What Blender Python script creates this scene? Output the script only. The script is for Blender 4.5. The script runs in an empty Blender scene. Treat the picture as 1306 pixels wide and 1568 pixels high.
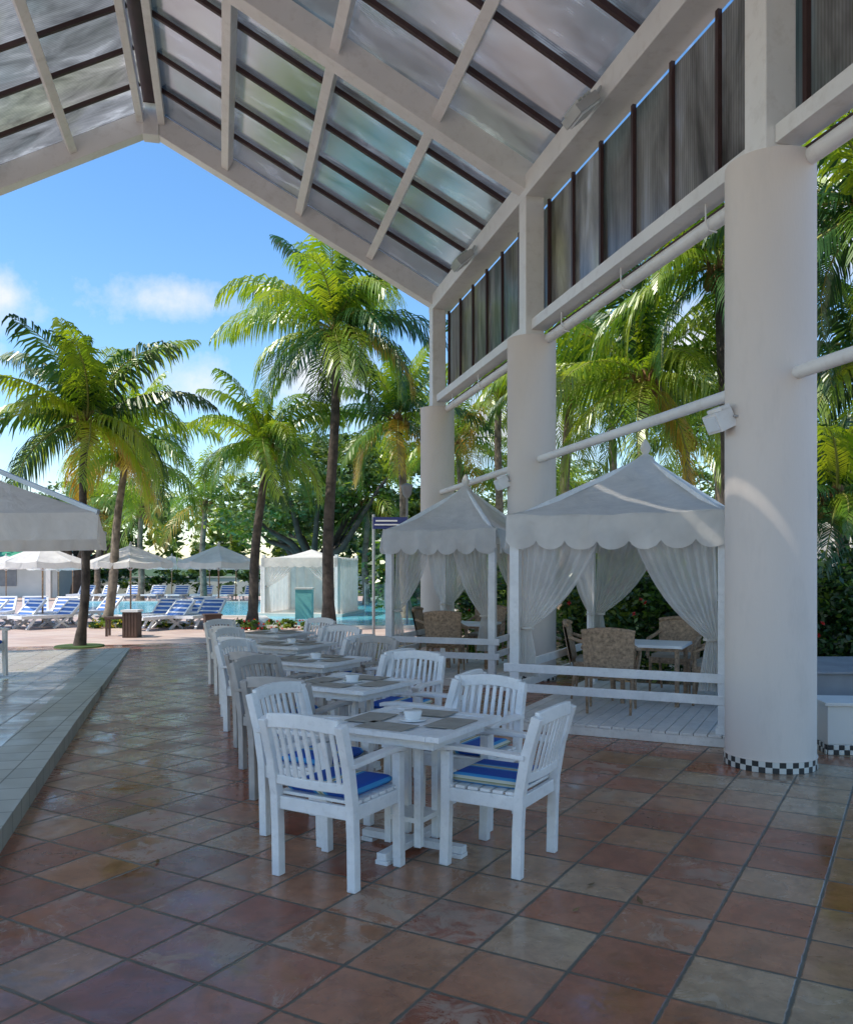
import bpy, math, random
from math import sin, cos, pi, radians, sqrt
from mathutils import Vector, Matrix
random.seed(7)
scene = bpy.context.scene
scene.view_settings.view_transform='Standard'
scene.view_settings.look='None'
scene.view_settings.exposure=0

# ---------------------------------------------------------------- materials
class NT:
    def __init__(s, mat):
        mat.use_nodes=True
        s.t=mat.node_tree; s.n=s.t.nodes; s.l=s.t.links
        s.n.clear()
    def add(s, typ, **kw):
        n=s.n.new(typ)
        for k,v in kw.items(): setattr(n,k,v)
        return n
    def link(s,a,b): s.l.new(a,b)
    def math(s,op,a,b=None,c=None,clamp=False):
        n=s.n.new('ShaderNodeMath'); n.operation=op; n.use_clamp=clamp
        for i,x in enumerate((a,b,c)):
            if x is None: continue
            if isinstance(x,(int,float)): n.inputs[i].default_value=x
            else: s.l.new(x,n.inputs[i])
        return n.outputs[0]
    def mix(s,f,a,b,blend='MIX'):
        n=s.n.new('ShaderNodeMix'); n.data_type='RGBA'; n.blend_type=blend
        for i,x in ((0,f),(6,a),(7,b)):
            if isinstance(x,(int,float)): n.inputs[i].default_value=x
            elif isinstance(x,(tuple,list)): n.inputs[i].default_value=(*x[:3],1)
            else: s.l.new(x,n.inputs[i])
        return n.outputs[2]
    def ramp(s,f,stops,interp='LINEAR'):
        n=s.n.new('ShaderNodeValToRGB'); cr=n.color_ramp; cr.interpolation=interp
        while len(cr.elements)<len(stops): cr.elements.new(0.5)
        for e,(p,c) in zip(cr.elements,stops):
            e.position=p
            e.color=(*c,1) if isinstance(c,(tuple,list)) else (c,c,c,1)
        s.l.new(f,n.inputs[0]); return n.outputs[0]
    def noise(s,scale,detail=3,rough=.55,vec=None,dist=0):
        n=s.n.new('ShaderNodeTexNoise'); n.inputs['Scale'].default_value=scale
        n.inputs['Detail'].default_value=detail; n.inputs['Roughness'].default_value=rough
        n.inputs['Distortion'].default_value=dist
        if vec is not None: s.l.new(vec,n.inputs['Vector'])
        return n.outputs[0]
    def out(s,sh):
        o=s.n.new('ShaderNodeOutputMaterial'); s.l.new(sh,o.inputs[0])

def setin(nt,node,name,val):
    if isinstance(val,(int,float)): node.inputs[name].default_value=val
    elif isinstance(val,(tuple,list)): node.inputs[name].default_value=(*val[:3],1)
    else: nt.link(val,node.inputs[name])

def paint(name,col,rough=.5,var=.12,scale=3,bump=0.0,bscale=40,spec=.5,metal=0,dirt=None,stretch=None):
    m=bpy.data.materials.new(name); nt=NT(m)
    tc=nt.add('ShaderNodeTexCoord').outputs['Object']
    if stretch:
        mp=nt.add('ShaderNodeMapping'); mp.inputs['Scale'].default_value=stretch; nt.link(tc,mp.inputs[0]); tc=mp.outputs[0]
    n1=nt.noise(scale,2,.6,tc)
    dark=tuple(c*(1-var*2) for c in col); lite=tuple(min(1,c*(1+var)) for c in col)
    c=nt.mix(nt.ramp(n1,[(.3,0),(.7,1)]),dark,lite)
    if dirt:
        n2=nt.noise(scale*5,4,.7,tc)
        c=nt.mix(nt.math('MULTIPLY',nt.ramp(n2,[(.52,0),(.75,1)]),.5),c,dirt)
    p=nt.add('ShaderNodeBsdfPrincipled')
    setin(nt,p,'Base Color',c); setin(nt,p,'Metallic',metal)
    p.inputs['Roughness'].default_value=rough
    p.inputs['Specular IOR Level'].default_value=spec
    if bump:
        b=nt.add('ShaderNodeBump'); b.inputs['Strength'].default_value=bump; b.inputs['Distance'].default_value=.01
        nt.link(nt.noise(bscale,2,.6,tc),b.inputs['Height']); nt.link(b.outputs[0],p.inputs['Normal'])
    nt.out(p.outputs[0]); return m

def leafmat(name,c1,c2,trans=.35,scale=1.5):
    m=bpy.data.materials.new(name); nt=NT(m)
    tc=nt.add('ShaderNodeTexCoord').outputs['Object']
    n=nt.noise(scale,1,.6,tc)
    c=nt.mix(nt.ramp(n,[(.35,0),(.65,1)]),c1,c2)
    p=nt.add('ShaderNodeBsdfDiffuse'); nt.link(c,p.inputs[0])
    g=nt.add('ShaderNodeBsdfGlossy'); g.inputs['Roughness'].default_value=.35; g.inputs[0].default_value=(.95,1,.9,1)
    t=nt.add('ShaderNodeBsdfTranslucent')
    ct=nt.mix(1.0,c,(2.3,2.0,.55),'MULTIPLY'); nt.link(ct,t.inputs[0])
    mx=nt.add('ShaderNodeMixShader'); mx.inputs[0].default_value=trans
    nt.link(p.outputs[0],mx.inputs[1]); nt.link(t.outputs[0],mx.inputs[2])
    m2=nt.add('ShaderNodeMixShader'); m2.inputs[0].default_value=.06
    nt.link(mx.outputs[0],m2.inputs[1]); nt.link(g.outputs[0],m2.inputs[2]); nt.out(m2.outputs[0]); return m

def clothmat(name,col,trans=.3,sheer=0.0):
    m=bpy.data.materials.new(name); nt=NT(m)
    tc=nt.add('ShaderNodeTexCoord').outputs['Object']
    n=nt.noise(2.5,3,.65,tc)
    c=nt.mix(nt.ramp(n,[(.3,0),(.65,1)]),tuple(x*.84 for x in col),col)
    d=nt.add('ShaderNodeBsdfDiffuse'); nt.link(c,d.inputs[0])
    if not sheer:
        b=nt.add('ShaderNodeBump'); b.inputs['Strength'].default_value=.7; b.inputs['Distance'].default_value=.04
        nt.link(nt.noise(4,3,.5,tc,1.2),b.inputs['Height']); nt.link(b.outputs[0],d.inputs['Normal'])
    t=nt.add('ShaderNodeBsdfTranslucent'); nt.link(c,t.inputs[0])
    mx=nt.add('ShaderNodeMixShader'); mx.inputs[0].default_value=trans
    nt.link(d.outputs[0],mx.inputs[1]); nt.link(t.outputs[0],mx.inputs[2])
    o=mx.outputs[0]
    if sheer:
        tr=nt.add('ShaderNodeBsdfTransparent'); m2=nt.add('ShaderNodeMixShader'); m2.inputs[0].default_value=sheer
        nt.link(o,m2.inputs[1]); nt.link(tr.outputs[0],m2.inputs[2]); o=m2.outputs[0]
    nt.out(o); return m

def polymat(name,tint,stretch,trans=.75,gl=.5,cell=(1.45,1.12),off=(1.32,-6.22)):
    """fluted polycarbonate sheet: translucent, slightly glossy, blurred sky and foliage painted into the tint, tone varied per sheet"""
    m=bpy.data.materials.new(name); nt=NT(m)
    tc=nt.add('ShaderNodeTexCoord').outputs['Object']
    sep=nt.add('ShaderNodeSeparateXYZ'); nt.link(tc,sep.inputs[0])
    ix=nt.math('FLOOR',nt.math('DIVIDE',nt.math('ADD',sep.outputs[0],off[0]),cell[0]))
    iy=nt.math('FLOOR',nt.math('DIVIDE',nt.math('ADD',sep.outputs[1],off[1]),cell[1]))
    cb=nt.add('ShaderNodeCombineXYZ'); nt.link(ix,cb.inputs[0]); nt.link(iy,cb.inputs[1])
    wn=nt.add('ShaderNodeTexWhiteNoise',noise_dimensions='3D'); nt.link(cb.outputs[0],wn.inputs['Vector'])
    mp=nt.add('ShaderNodeMapping'); nt.link(tc,mp.inputs[0]); mp.inputs['Scale'].default_value=stretch
    va=nt.add('ShaderNodeVectorMath',operation='MULTIPLY_ADD'); nt.link(wn.outputs['Color'],va.inputs[0]); va.inputs[1].default_value=(1.2,1.2,1.2); nt.link(mp.outputs[0],va.inputs[2])
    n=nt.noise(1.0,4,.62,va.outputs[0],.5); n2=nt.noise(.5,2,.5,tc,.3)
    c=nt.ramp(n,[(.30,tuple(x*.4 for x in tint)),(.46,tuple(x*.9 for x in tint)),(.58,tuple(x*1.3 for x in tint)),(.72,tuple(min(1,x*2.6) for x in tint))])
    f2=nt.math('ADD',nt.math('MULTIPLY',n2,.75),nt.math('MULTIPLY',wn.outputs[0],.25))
    c2=nt.ramp(f2,[(.30,(.5,.95,1)),(.42,(1,1,1)),(.52,(.95,.93,.97)),(.60,(1,.97,.5)),(.70,(1,.85,.7))])  # painted tints stand in for sky and foliage showing in the sheet
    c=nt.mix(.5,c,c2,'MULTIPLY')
    br=nt.math('MULTIPLY_ADD',wn.outputs[0],.55,.72)
    cbb=nt.add('ShaderNodeCombineXYZ')
    for i in range(3): nt.link(br,cbb.inputs[i])
    c=nt.mix(1.0,c,cbb.outputs[0],'MULTIPLY')
    fl=nt.math('SINE',nt.math('MULTIPLY',sep.outputs[1],2*pi/.04))
    c=nt.mix(nt.math('MULTIPLY_ADD',fl,.17,.17),c,tuple(x*.25 for x in tint))
    t=nt.add('ShaderNodeBsdfTranslucent'); nt.link(c,t.inputs[0])
    g=nt.add('ShaderNodeBsdfGlossy'); g.inputs['Roughness'].default_value=.2; g.inputs[0].default_value=(.85,.86,.88,1)
    d=nt.add('ShaderNodeBsdfDiffuse'); nt.link(c,d.inputs[0])
    a=nt.add('ShaderNodeMixShader'); a.inputs[0].default_value=1-trans; nt.link(t.outputs[0],a.inputs[1]); nt.link(d.outputs[0],a.inputs[2])
    fr=nt.add('ShaderNodeLayerWeight'); fr.inputs[0].default_value=.4
    cc=nt.add('ShaderNodeMixShader'); nt.link(nt.math('MULTIPLY',fr.outputs['Fresnel'],gl),cc.inputs[0]); nt.link(a.outputs[0],cc.inputs[1]); nt.link(g.outputs[0],cc.inputs[2])
    nt.out(cc.outputs[0]); return m

def tilemat(name,size,rot,stops,mortar,rough=(.22,.55),mw=.012,stain=(.5,.42,.36),stain_amt=.6,bump=.5,spec=.5,grad=None,cheap=False):
    m=bpy.data.materials.new(name); nt=NT(m)
    tc=nt.add('ShaderNodeTexCoord').outputs['Object']
    mp=nt.add('ShaderNodeMapping'); mp.inputs['Rotation'].default_value=(0,0,rot)
    mp.inputs['Scale'].default_value=(1/size,1/size,1); nt.link(tc,mp.inputs[0])
    sep=nt.add('ShaderNodeSeparateXYZ'); nt.link(mp.outputs[0],sep.inputs[0])
    def edge(o):
        f=nt.math('FRACT',o); return nt.math('ABSOLUTE',nt.math('SUBTRACT',f,.5))
    e=nt.math('MAXIMUM',edge(sep.outputs[0]),edge(sep.outputs[1]))
    if not cheap:
        e=nt.math('ADD',e,nt.math('MULTIPLY',nt.math('SUBTRACT',nt.noise(14,2,.6,tc),.5),.03))
    k=mw/size
    mort=nt.ramp(e,[(.5-k*1.1,0),(.5-k*.45,1)])
    fl=nt.add('ShaderNodeVectorMath',operation='FLOOR'); nt.link(mp.outputs[0],fl.inputs[0])
    sp2=nt.add('ShaderNodeSeparateXYZ'); nt.link(fl.outputs[0],sp2.inputs[0])
    cb=nt.add('ShaderNodeCombineXYZ'); nt.link(sp2.outputs[0],cb.inputs[0]); nt.link(sp2.outputs[1],cb.inputs[1])
    wn=nt.add('ShaderNodeTexWhiteNoise',noise_dimensions='3D'); nt.link(cb.outputs[0],wn.inputs['Vector'])
    big=nt.noise(.35,2,.5,tc)
    v=nt.math('ADD',nt.math('MULTIPLY',wn.outputs[0],.48),nt.math('MULTIPLY',nt.ramp(big,[(.32,0),(.68,1)]),.30))
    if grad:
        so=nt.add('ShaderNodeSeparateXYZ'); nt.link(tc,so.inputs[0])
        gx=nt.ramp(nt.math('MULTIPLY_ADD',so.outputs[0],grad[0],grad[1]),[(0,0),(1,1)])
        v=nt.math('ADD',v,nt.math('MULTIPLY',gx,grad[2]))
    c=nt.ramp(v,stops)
    rg=nt.noise(2.0,4 if not cheap else 2,.65,tc,.4)
    if not cheap:
        va=nt.add('ShaderNodeVectorMath',operation='MULTIPLY_ADD'); nt.link(wn.outputs['Color'],va.inputs[0]); va.inputs[1].default_value=(9,9,9); nt.link(tc,va.inputs[2])
        fine=nt.noise(8,6,.74,va.outputs[0],.5)
        fcol=nt.mix(1.0,c,(.42,.36,.33),'MULTIPLY')
        c=nt.mix(nt.math('MULTIPLY',nt.ramp(fine,[(.40,0),(.64,1)]),.6),c,fcol)
        st=nt.noise(4.5,6,.78,va.outputs[0],.9)
        wn2=nt.math('FRACT',nt.math('MULTIPLY',wn.outputs[0],7.31))
        lo=nt.math('MULTIPLY_ADD',nt.math('POWER',wn2,2.0),-.24,.66)
        sm=nt.math('MULTIPLY',nt.math('SUBTRACT',st,lo),9,clamp=True)
        c=nt.mix(nt.math('MULTIPLY',sm,stain_amt),c,stain)
        dk=nt.math('MULTIPLY',nt.math('SUBTRACT',nt.noise(1.1,5,.7,tc,.8),.52),7,clamp=True)
        c=nt.mix(nt.math('MULTIPLY',dk,.42),c,(.12,.095,.065))
        spk=nt.math('MULTIPLY',nt.math('SUBTRACT',nt.noise(38,3,.7,tc),.62),14,clamp=True)
        c=nt.mix(nt.math('MULTIPLY',spk,.5),c,(.09,.06,.045))
    c=nt.mix(mort,c,mortar)
    p=nt.add('ShaderNodeBsdfPrincipled'); nt.link(c,p.inputs['Base Color'])
    r=nt.math('MULTIPLY_ADD',nt.ramp(rg,[(.35,0),(.65,1)]),rough[1]-rough[0],rough[0])
    if not cheap: r=nt.math('ADD',r,nt.math('MULTIPLY',sm,.2))
    r=nt.math('ADD',r,nt.math('MULTIPLY',mort,.3))
    nt.link(r,p.inputs['Roughness']); p.inputs['Specular IOR Level'].default_value=spec
    if not cheap:
        h=nt.math('SUBTRACT',nt.math('MULTIPLY',nt.noise(5,3,.65,tc),.8),mort)
        h=nt.math('ADD',h,nt.math('MULTIPLY',wn.outputs[0],.3))
        b=nt.add('ShaderNodeBump'); b.inputs['Strength'].default_value=bump; b.inputs['Distance'].default_value=.006
        nt.link(h,b.inputs['Height']); nt.link(b.outputs[0],p.inputs['Normal'])
    nt.out(p.outputs[0]); return m

M={}
M['frame']=paint('white_steel_paint',(.80,.77,.73),.45,.04,1.2,dirt=(.58,.53,.47))
M['column']=paint('column_stucco',(.74,.65,.575),.8,.05,.9,.12,60,dirt=(.62,.55,.49),stretch=(1,1,.3))
M['dark']=paint('brown_glazing_bar',(.055,.024,.022),.5)
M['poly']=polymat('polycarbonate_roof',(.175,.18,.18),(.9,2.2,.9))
M['polyw']=polymat('polycarbonate_clerestory',(.55,.52,.47),(1,2.2,.5),.8,.8,(50,.87),(0,-6.42))
M['chair']=paint('white_painted_wood',(.84,.825,.80),.45,.05,6,.2,60,dirt=(.60,.58,.55))
M['chair_shaded']=paint('shaded_painted_wood',(.46,.42,.38),.6,.12,6,.2,60)  # white chair paint again, with shade put into the colour
M['mat']=paint('taupe_placemat',(.37,.33,.27),.8,.08,8)
M['ceramic']=paint('white_ceramic',(.85,.85,.83),.15,.02)
M['deck']=paint('white_deck_boards',(.80,.76,.71),.5,.08,4,dirt=(.5,.45,.40))
M['canvas']=clothmat('white_canvas',(.90,.86,.80),.40)
M['sheer']=clothmat('sheer_white_curtain',(.93,.90,.86),.5,.25)
M['wicker']=paint('tan_wicker',(.44,.29,.18),.6,.25,30,.8,120)
M['steel']=paint('grey_metal',(.45,.45,.45),.4,.05,metal=.6)
M['lampglass']=paint('lamp_glass',(.75,.78,.8),.1,.03)
M['white']=paint('white_plastic',(.8,.8,.8),.35,.03)
M['blue']=paint('blue_fabric',(.05,.16,.46),.7,.08)
M['signblue']=paint('sign_navy',(.02,.03,.16),.4,.03)
M['brown']=paint('dark_brown_wood',(.09,.05,.035),.6,.15)
M['trunk']=paint('palm_bark',(.25,.20,.15),.9,.3,5,.9,30)
M['trunkd']=paint('palm_bark_dark',(.10,.08,.065),.9,.3,5,.9,30)
M['fibre']=paint('palm_fibre',(.26,.14,.06),.9,.3,8)
M['coco']=paint('coconut_green',(.30,.20,.04),.5,.2)
M['leafA']=leafmat('palm_leaf_light',(.14,.26,.022),(.27,.35,.04),.44)
M['leafB']=leafmat('palm_leaf_mid',(.065,.16,.018),(.14,.24,.03),.38)
M['leafC']=leafmat('palm_leaf_dark',(.018,.07,.02),(.045,.115,.028),.25)
M['leafY']=leafmat('palm_leaf_yellow',(.34,.27,.025),(.38,.22,.04),.4)
M['rach']=paint('palm_rachis',(.30,.30,.07),.6,.1)
M['bushA']=leafmat('bush_leaf_light',(.09,.19,.025),(.19,.26,.04),.32,.7)
M['bushB']=leafmat('bush_leaf_dark',(.015,.05,.013),(.04,.10,.02),.2,.7)
M['bushG']=leafmat('tree_leaf_grey',(.07,.13,.045),(.14,.21,.07),.28,.7)
M['flower']=leafmat('red_flower',(.5,.02,.02),(.6,.05,.04),.2)
M['yflower']=leafmat('yellow_flower',(.6,.4,.03),(.5,.45,.05),.2)
M['bark']=paint('tree_bark',(.09,.07,.055),.9,.2,4)
M['wall']=paint('white_render_wall',(.74,.71,.66),.7,.05,1)
M['greyw']=paint('grey_planter',(.30,.30,.31),.7,.08)
M['teal']=paint('teal_panel',(.22,.55,.50),.5,.05)
M['groof']=paint('green_roof',(.06,.35,.22),.5,.1)
M['black']=paint('black_mosaic',(.03,.03,.03),.3,.05)
M['mosw']=paint('white_mosaic',(.7,.68,.62),.3,.05)
M['soil']=paint('grass_turf',(.05,.10,.02),.9,.3,3)
M['dryleaf']=paint('dry_leaf',(.22,.13,.05),.8,.3,9)

def cushion_mat():
    m=bpy.data.materials.new('striped_cushion'); nt=NT(m)
    tc=nt.add('ShaderNodeTexCoord').outputs['Object']
    sep=nt.add('ShaderNodeSeparateXYZ'); nt.link(tc,sep.inputs[0])
    f=nt.math('FRACT',nt.math('MULTIPLY_ADD',sep.outputs[0],1/.23,.5))
    B=(.012,.085,.42)
    c=nt.ramp(f,[(0,B),(.36,(.05,.30,.6)),(.46,(.62,.62,.5)),(.52,(.30,.32,.18)),(.58,(.62,.62,.5)),(.64,(.05,.30,.6)),(.74,B)],'CONSTANT')
    p=nt.add('ShaderNodeBsdfPrincipled'); nt.link(c,p.inputs['Base Color']); p.inputs['Roughness'].default_value=.85
    b=nt.add('ShaderNodeBump'); b.inputs['Strength'].default_value=.4; b.inputs['Distance'].default_value=.02
    nt.link(nt.noise(9,2,.5,tc),b.inputs['Height']); nt.link(b.outputs[0],p.inputs['Normal'])
    nt.out(p.outputs[0]); return m
M['cushion']=cushion_mat()

def water_mat():
    m=bpy.data.materials.new('pool_water_mat'); nt=NT(m)
    tc=nt.add('ShaderNodeTexCoord').outputs['Object']
    n=nt.noise(1.3,3,.6,tc,1.5)
    c=nt.mix(nt.ramp(n,[(.35,0),(.65,1)]),(.05,.42,.62),(.18,.64,.78))
    p=nt.add('ShaderNodeBsdfPrincipled'); nt.link(c,p.inputs['Base Color']); p.inputs['Roughness'].default_value=.08
    p.inputs['Specular IOR Level'].default_value=.25
    b=nt.add('ShaderNodeBump'); b.inputs['Strength'].default_value=.35; b.inputs['Distance'].default_value=.05
    nt.link(nt.noise(3.5,2,.6,tc,.8),b.inputs['Height']); nt.link(b.outputs[0],p.inputs['Normal'])
    nt.out(p.outputs[0]); return m
M['water']=water_mat()
def glass_mat():
    m=bpy.data.materials.new('teal_glass'); nt=NT(m)
    tc=nt.add('ShaderNodeTexCoord').outputs['Object']
    c=nt.mix(nt.noise(2,2,.5,tc),(.6,.88,.86),(.75,.95,.92))
    t=nt.add('ShaderNodeBsdfTransparent'); nt.link(c,t.inputs[0])
    g=nt.add('ShaderNodeBsdfGlossy'); g.inputs['Roughness'].default_value=.05
    mx=nt.add('ShaderNodeMixShader'); mx.inputs[0].default_value=.15; nt.link(t.outputs[0],mx.inputs[1]); nt.link(g.outputs[0],mx.inputs[2]); nt.out(mx.outputs[0]); return m
M['glass']=glass_mat()

AZ=radians(13.62)
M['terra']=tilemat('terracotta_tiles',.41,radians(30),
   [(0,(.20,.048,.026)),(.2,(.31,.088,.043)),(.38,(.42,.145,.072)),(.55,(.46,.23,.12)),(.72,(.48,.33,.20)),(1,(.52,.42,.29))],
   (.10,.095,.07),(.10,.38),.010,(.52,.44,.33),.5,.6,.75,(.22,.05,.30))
M['plaza']=tilemat('plaza_paving',.6,radians(30),
   [(0,(.46,.34,.29)),(.3,(.52,.39,.34)),(.6,(.57,.45,.39)),(1,(.63,.52,.45))],(.33,.26,.21),(.5,.8),.012,cheap=True)
M['ramp']=tilemat('ramp_tiles',.41,0,
   [(0,(.31,.25,.19)),(.4,(.38,.33,.26)),(.7,(.42,.39,.33)),(1,(.50,.47,.41))],(.16,.15,.13),(.15,.42),.01,(.5,.5,.47),.3,cheap=True)
M['border']=tilemat('ramp_border_tiles',.3,0,
   [(0,(.36,.38,.33)),(.4,(.43,.45,.39)),(1,(.53,.55,.49))],(.22,.23,.2),(.35,.6),.008,cheap=True)

# ---------------------------------------------------------------- mesh builder
class MB:
    def __init__(s): s.v=[];s.f=[];s.m=[];s.mats=[];s.s=[]
    def mi(s,k):
        if k not in s.mats: s.mats.append(k)
        return s.mats.index(k)
    def add(s,vs,fs,mat,smooth=False,T=None):
        o=len(s.v)
        if T is not None: vs=[tuple(T@Vector(p)) for p in vs]
        s.v.extend([tuple(p) for p in vs]); k=s.mi(mat)
        for f in fs: s.f.append(tuple(i+o for i in f)); s.m.append(k); s.s.append(smooth)
    def box(s,c,d,mat,T=None):
        x,y,z=c; a,b,h=d[0]/2,d[1]/2,d[2]/2
        vs=[(x-a,y-b,z-h),(x+a,y-b,z-h),(x+a,y+b,z-h),(x-a,y+b,z-h),(x-a,y-b,z+h),(x+a,y-b,z+h),(x+a,y+b,z+h),(x-a,y+b,z+h)]
        s.add(vs,[(0,3,2,1),(4,5,6,7),(0,1,5,4),(1,2,6,5),(2,3,7,6),(3,0,4,7)],mat,False,T)
    def beam(s,p0,p1,w,h,mat,up=(0,0,1),T=None):
        p0=Vector(p0);p1=Vector(p1);d=(p1-p0).normalized();u=Vector(up)
        sd=d.cross(u)
        if sd.length<1e-4: sd=Vector((1,0,0))
        sd.normalize(); u=sd.cross(d).normalized()
        vs=[]
        for p in (p0,p1):
            for a,b in ((-1,-1),(1,-1),(1,1),(-1,1)): vs.append(p+sd*a*w/2+u*b*h/2)
        s.add(vs,[(0,1,2,3),(7,6,5,4),(0,4,5,1),(1,5,6,2),(2,6,7,3),(3,7,4,0)],mat,False,T)
    def poly(s,pts,w,h,mat,up,T=None):
        n=len(pts); vs=[]
        P=[Vector(p) for p in pts]; U=Vector(up)
        for i,p in enumerate(P):
            d=(P[min(i+1,n-1)]-P[max(i-1,0)]).normalized(); sd=d.cross(U).normalized(); u=sd.cross(d)
            for a,b in ((-1,-1),(1,-1),(1,1),(-1,1)): vs.append(p+sd*a*w/2+u*b*h/2)
        fs=[(0,1,2,3),tuple(4*(n-1)+k for k in (3,2,1,0))]
        for i in range(n-1):
            for k in range(4): a=4*i+k;b=4*i+(k+1)%4; fs.append((a,a+4,b+4,b))
        s.add(vs,fs,mat,False,T)
    def tube(s,pts,rs,n,mat,caps=True,T=None,smooth=True):
        P=[Vector(p) for p in pts]; vs=[]
        if isinstance(rs,(int,float)): rs=[rs]*len(P)
        for i,p in enumerate(P):
            d=(P[min(i+1,len(P)-1)]-P[max(i-1,0)]).normalized()
            a=Vector((1,0,0)) if abs(d.z)>.8 else Vector((0,0,1))
            u=d.cross(a).normalized(); w=d.cross(u)
            for k in range(n):
                t=2*pi*k/n; vs.append(p+u*cos(t)*rs[i]+w*sin(t)*rs[i])
        fs=[]
        for i in range(len(P)-1):
            for k in range(n): fs.append((i*n+k,i*n+(k+1)%n,(i+1)*n+(k+1)%n,(i+1)*n+k))
        s.add(vs,fs,mat,smooth,T)
        if caps:
            s.add(vs[:n],[tuple(range(n))],mat,False,T); s.add(vs[-n:],[tuple(range(n))[::-1]],mat,False,T)
    def grid(s,fn,nu,nv,mat,T=None,smooth=True):
        vs=[fn(i/nu,j/nv) for j in range(nv+1) for i in range(nu+1)]
        fs=[(j*(nu+1)+i,j*(nu+1)+i+1,(j+1)*(nu+1)+i+1,(j+1)*(nu+1)+i) for j in range(nv) for i in range(nu)]
        s.add(vs,fs,mat,smooth,T)
    def mesh(s,name):
        me=bpy.data.meshes.new(name); me.from_pydata(s.v,[],s.f)
        for k in s.mats: me.materials.append(M[k])
        me.polygons.foreach_set('material_index',s.m); me.polygons.foreach_set('use_smooth',s.s); me.update(); return me
    def obj(s,name,loc=(0,0,0),rz=0,parent=None,bevel=0):
        return place(s.mesh(name),name,loc,rz,parent,bevel)
def place(me,name,loc=(0,0,0),rz=0,parent=None,bevel=0,sc=1):
    o=bpy.data.objects.new(name,me); scene.collection.objects.link(o); o.location=loc; o.rotation_euler=(0,0,rz); o.scale=(sc,)*3
    if parent: o.parent=parent
    if bevel:
        b=o.modifiers.new('bev','BEVEL'); b.width=bevel; b.segments=2; b.limit_method='ANGLE'
    return o
def empty(name,loc=(0,0,0),rz=0):
    e=bpy.data.objects.new(name,None); scene.collection.objects.link(e); e.location=loc; e.rotation_euler=(0,0,rz); return e
def sheet(name,pts,z,mat):
    b=MB(); b.add([(x,y,z) for x,y in pts],[tuple(range(len(pts)))],mat); return b.obj(name)
def loc2w(x,y): return (x*cos(AZ)-y*sin(AZ), x*sin(AZ)+y*cos(AZ))

# ---------------------------------------------------------------- ground
sheet('ground',[(-600,-200),(600,-200),(600,900),(-600,900)],-.012,'soil')
sheet('plaza_pavement',[(-60,-40),(40,-40),(40,48),(-60,48)],-.004,'plaza')
P=[loc2w(*p) for p in ((-9,-8),(7.5,-8),(7.5,19.0),(-9,19.0))]
sheet('terracotta_floor',P,0.0,'terra')

b=MB()
def zr(y): return .035+.10*min(1,max(0,(17.6-y)/9))
ys=[-6+i*(23.8/24) for i in range(25)]
def ex(y): return -1.22-.042*(y-5)
for i in range(24):
    y0,y1=ys[i],ys[i+1]
    for (a0,a1,mt) in ((0,-.46,'border'),(-.46,-7.5,'ramp')):
        b.add([(ex(y0)+a0,y0,zr(y0)),(ex(y0)+a1,y0,zr(y0)),(ex(y1)+a1,y1,zr(y1)),(ex(y1)+a0,y1,zr(y1))],[(0,3,2,1)],mt)
    b.add([(ex(y0),y0,-.01),(ex(y1),y1,-.01),(ex(y1),y1,zr(y1)),(ex(y0),y0,zr(y0))],[(0,1,2,3)],'border')
yl=ys[-1]
b.add([(ex(yl),yl,-.01),(ex(yl)-7.5,yl,-.01),(ex(yl)-7.5,yl,zr(yl)),(ex(yl),yl,zr(yl))],[(0,1,2,3)],'border')
b.obj('raised_walkway',rz=AZ)

# ---------------------------------------------------------------- pavilion
pav=empty('open_air_pavilion',(0,0,0),AZ)
CX=4.46; CY=[6.22+5.6*k for k in (-2,-1,0,1,2)]; RX=-1.32; ZE=7.1; ZR=10.15; SL=(ZR-ZE)/(CX-RX)
LX=2*RX-CX
zu=lambda x: ZR-SL*abs(x-RX)
n=0
for sx in (CX,LX):
    for y in CY:
        if sx==LX and y<10: continue
        n+=1
        b=MB()
        b.tube([(sx,y,0.1),(sx,y,5.0)],.358,64,'column',True)
        for r in range(2):
            for k in range(44):
                a0=2*pi*k/44;a1=2*pi*(k+1)/44; R=.366
                z0=.002+.045*r; z1=z0+.045
                b.add([(sx+R*cos(a0),y+R*sin(a0),z0),(sx+R*cos(a1),y+R*sin(a1),z0),(sx+R*cos(a1),y+R*sin(a1),z1),(sx+R*cos(a0),y+R*sin(a0),z1)],[(0,1,2,3)],'black' if (k+r)%2 else 'mosw')
        b.tube([(sx,y,.092),(sx,y,.1)],.368,48,'column')
        b.obj('column_%d'%n,parent=pav)
        b=MB(); b.box((sx,y,6.05),(.29,.29,2.09),'frame'); b.obj('post_%d'%n,parent=pav,bevel=.012)
b=MB()
for y in CY:
    for sg in (1,-1):
        x1=RX+sg*(CX-RX); d=.21
        b.beam((RX,y,ZR+d),(x1+sg*.1,y,ZE+d-SL*.1),.27,.40,'frame')
    b.box((RX,y,ZR+.2),(.3,.34,.62),'frame')
b.obj('rafters',parent=pav,bevel=.012)
b=MB()
y0,y1=CY[0]-.5,CY[-1]-.14
for i in (1,2,3):
    for sg in (1,-1):
        x=RX+sg*(CX-RX)*i/4
        b.beam((x,y0,zu(x)+.24),(x,y1,zu(x)+.24),.15,.22,'frame',up=(sg*SL,0,1))
for sg in (1,-1):
    b.beam((RX+sg*.2,y0,ZR+.24),(RX+sg*.2,y1,ZR+.24),.13,.26,'frame')
    xx=CX if sg==1 else LX
    b.box((xx+sg*.06,(y0+CY[-1]+.16)/2,ZE+.12),(.42,CY[-1]+.16-y0,.32),'frame')
b.obj('purlins_and_eave_beams',parent=pav,bevel=.01)
b=MB(); p=MB()
ylist=[]
for k in range(len(CY)-1):
    for j in range(5): ylist.append(CY[k]+5.6*j/5)
ylist.append(CY[-1]-.10)
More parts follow.
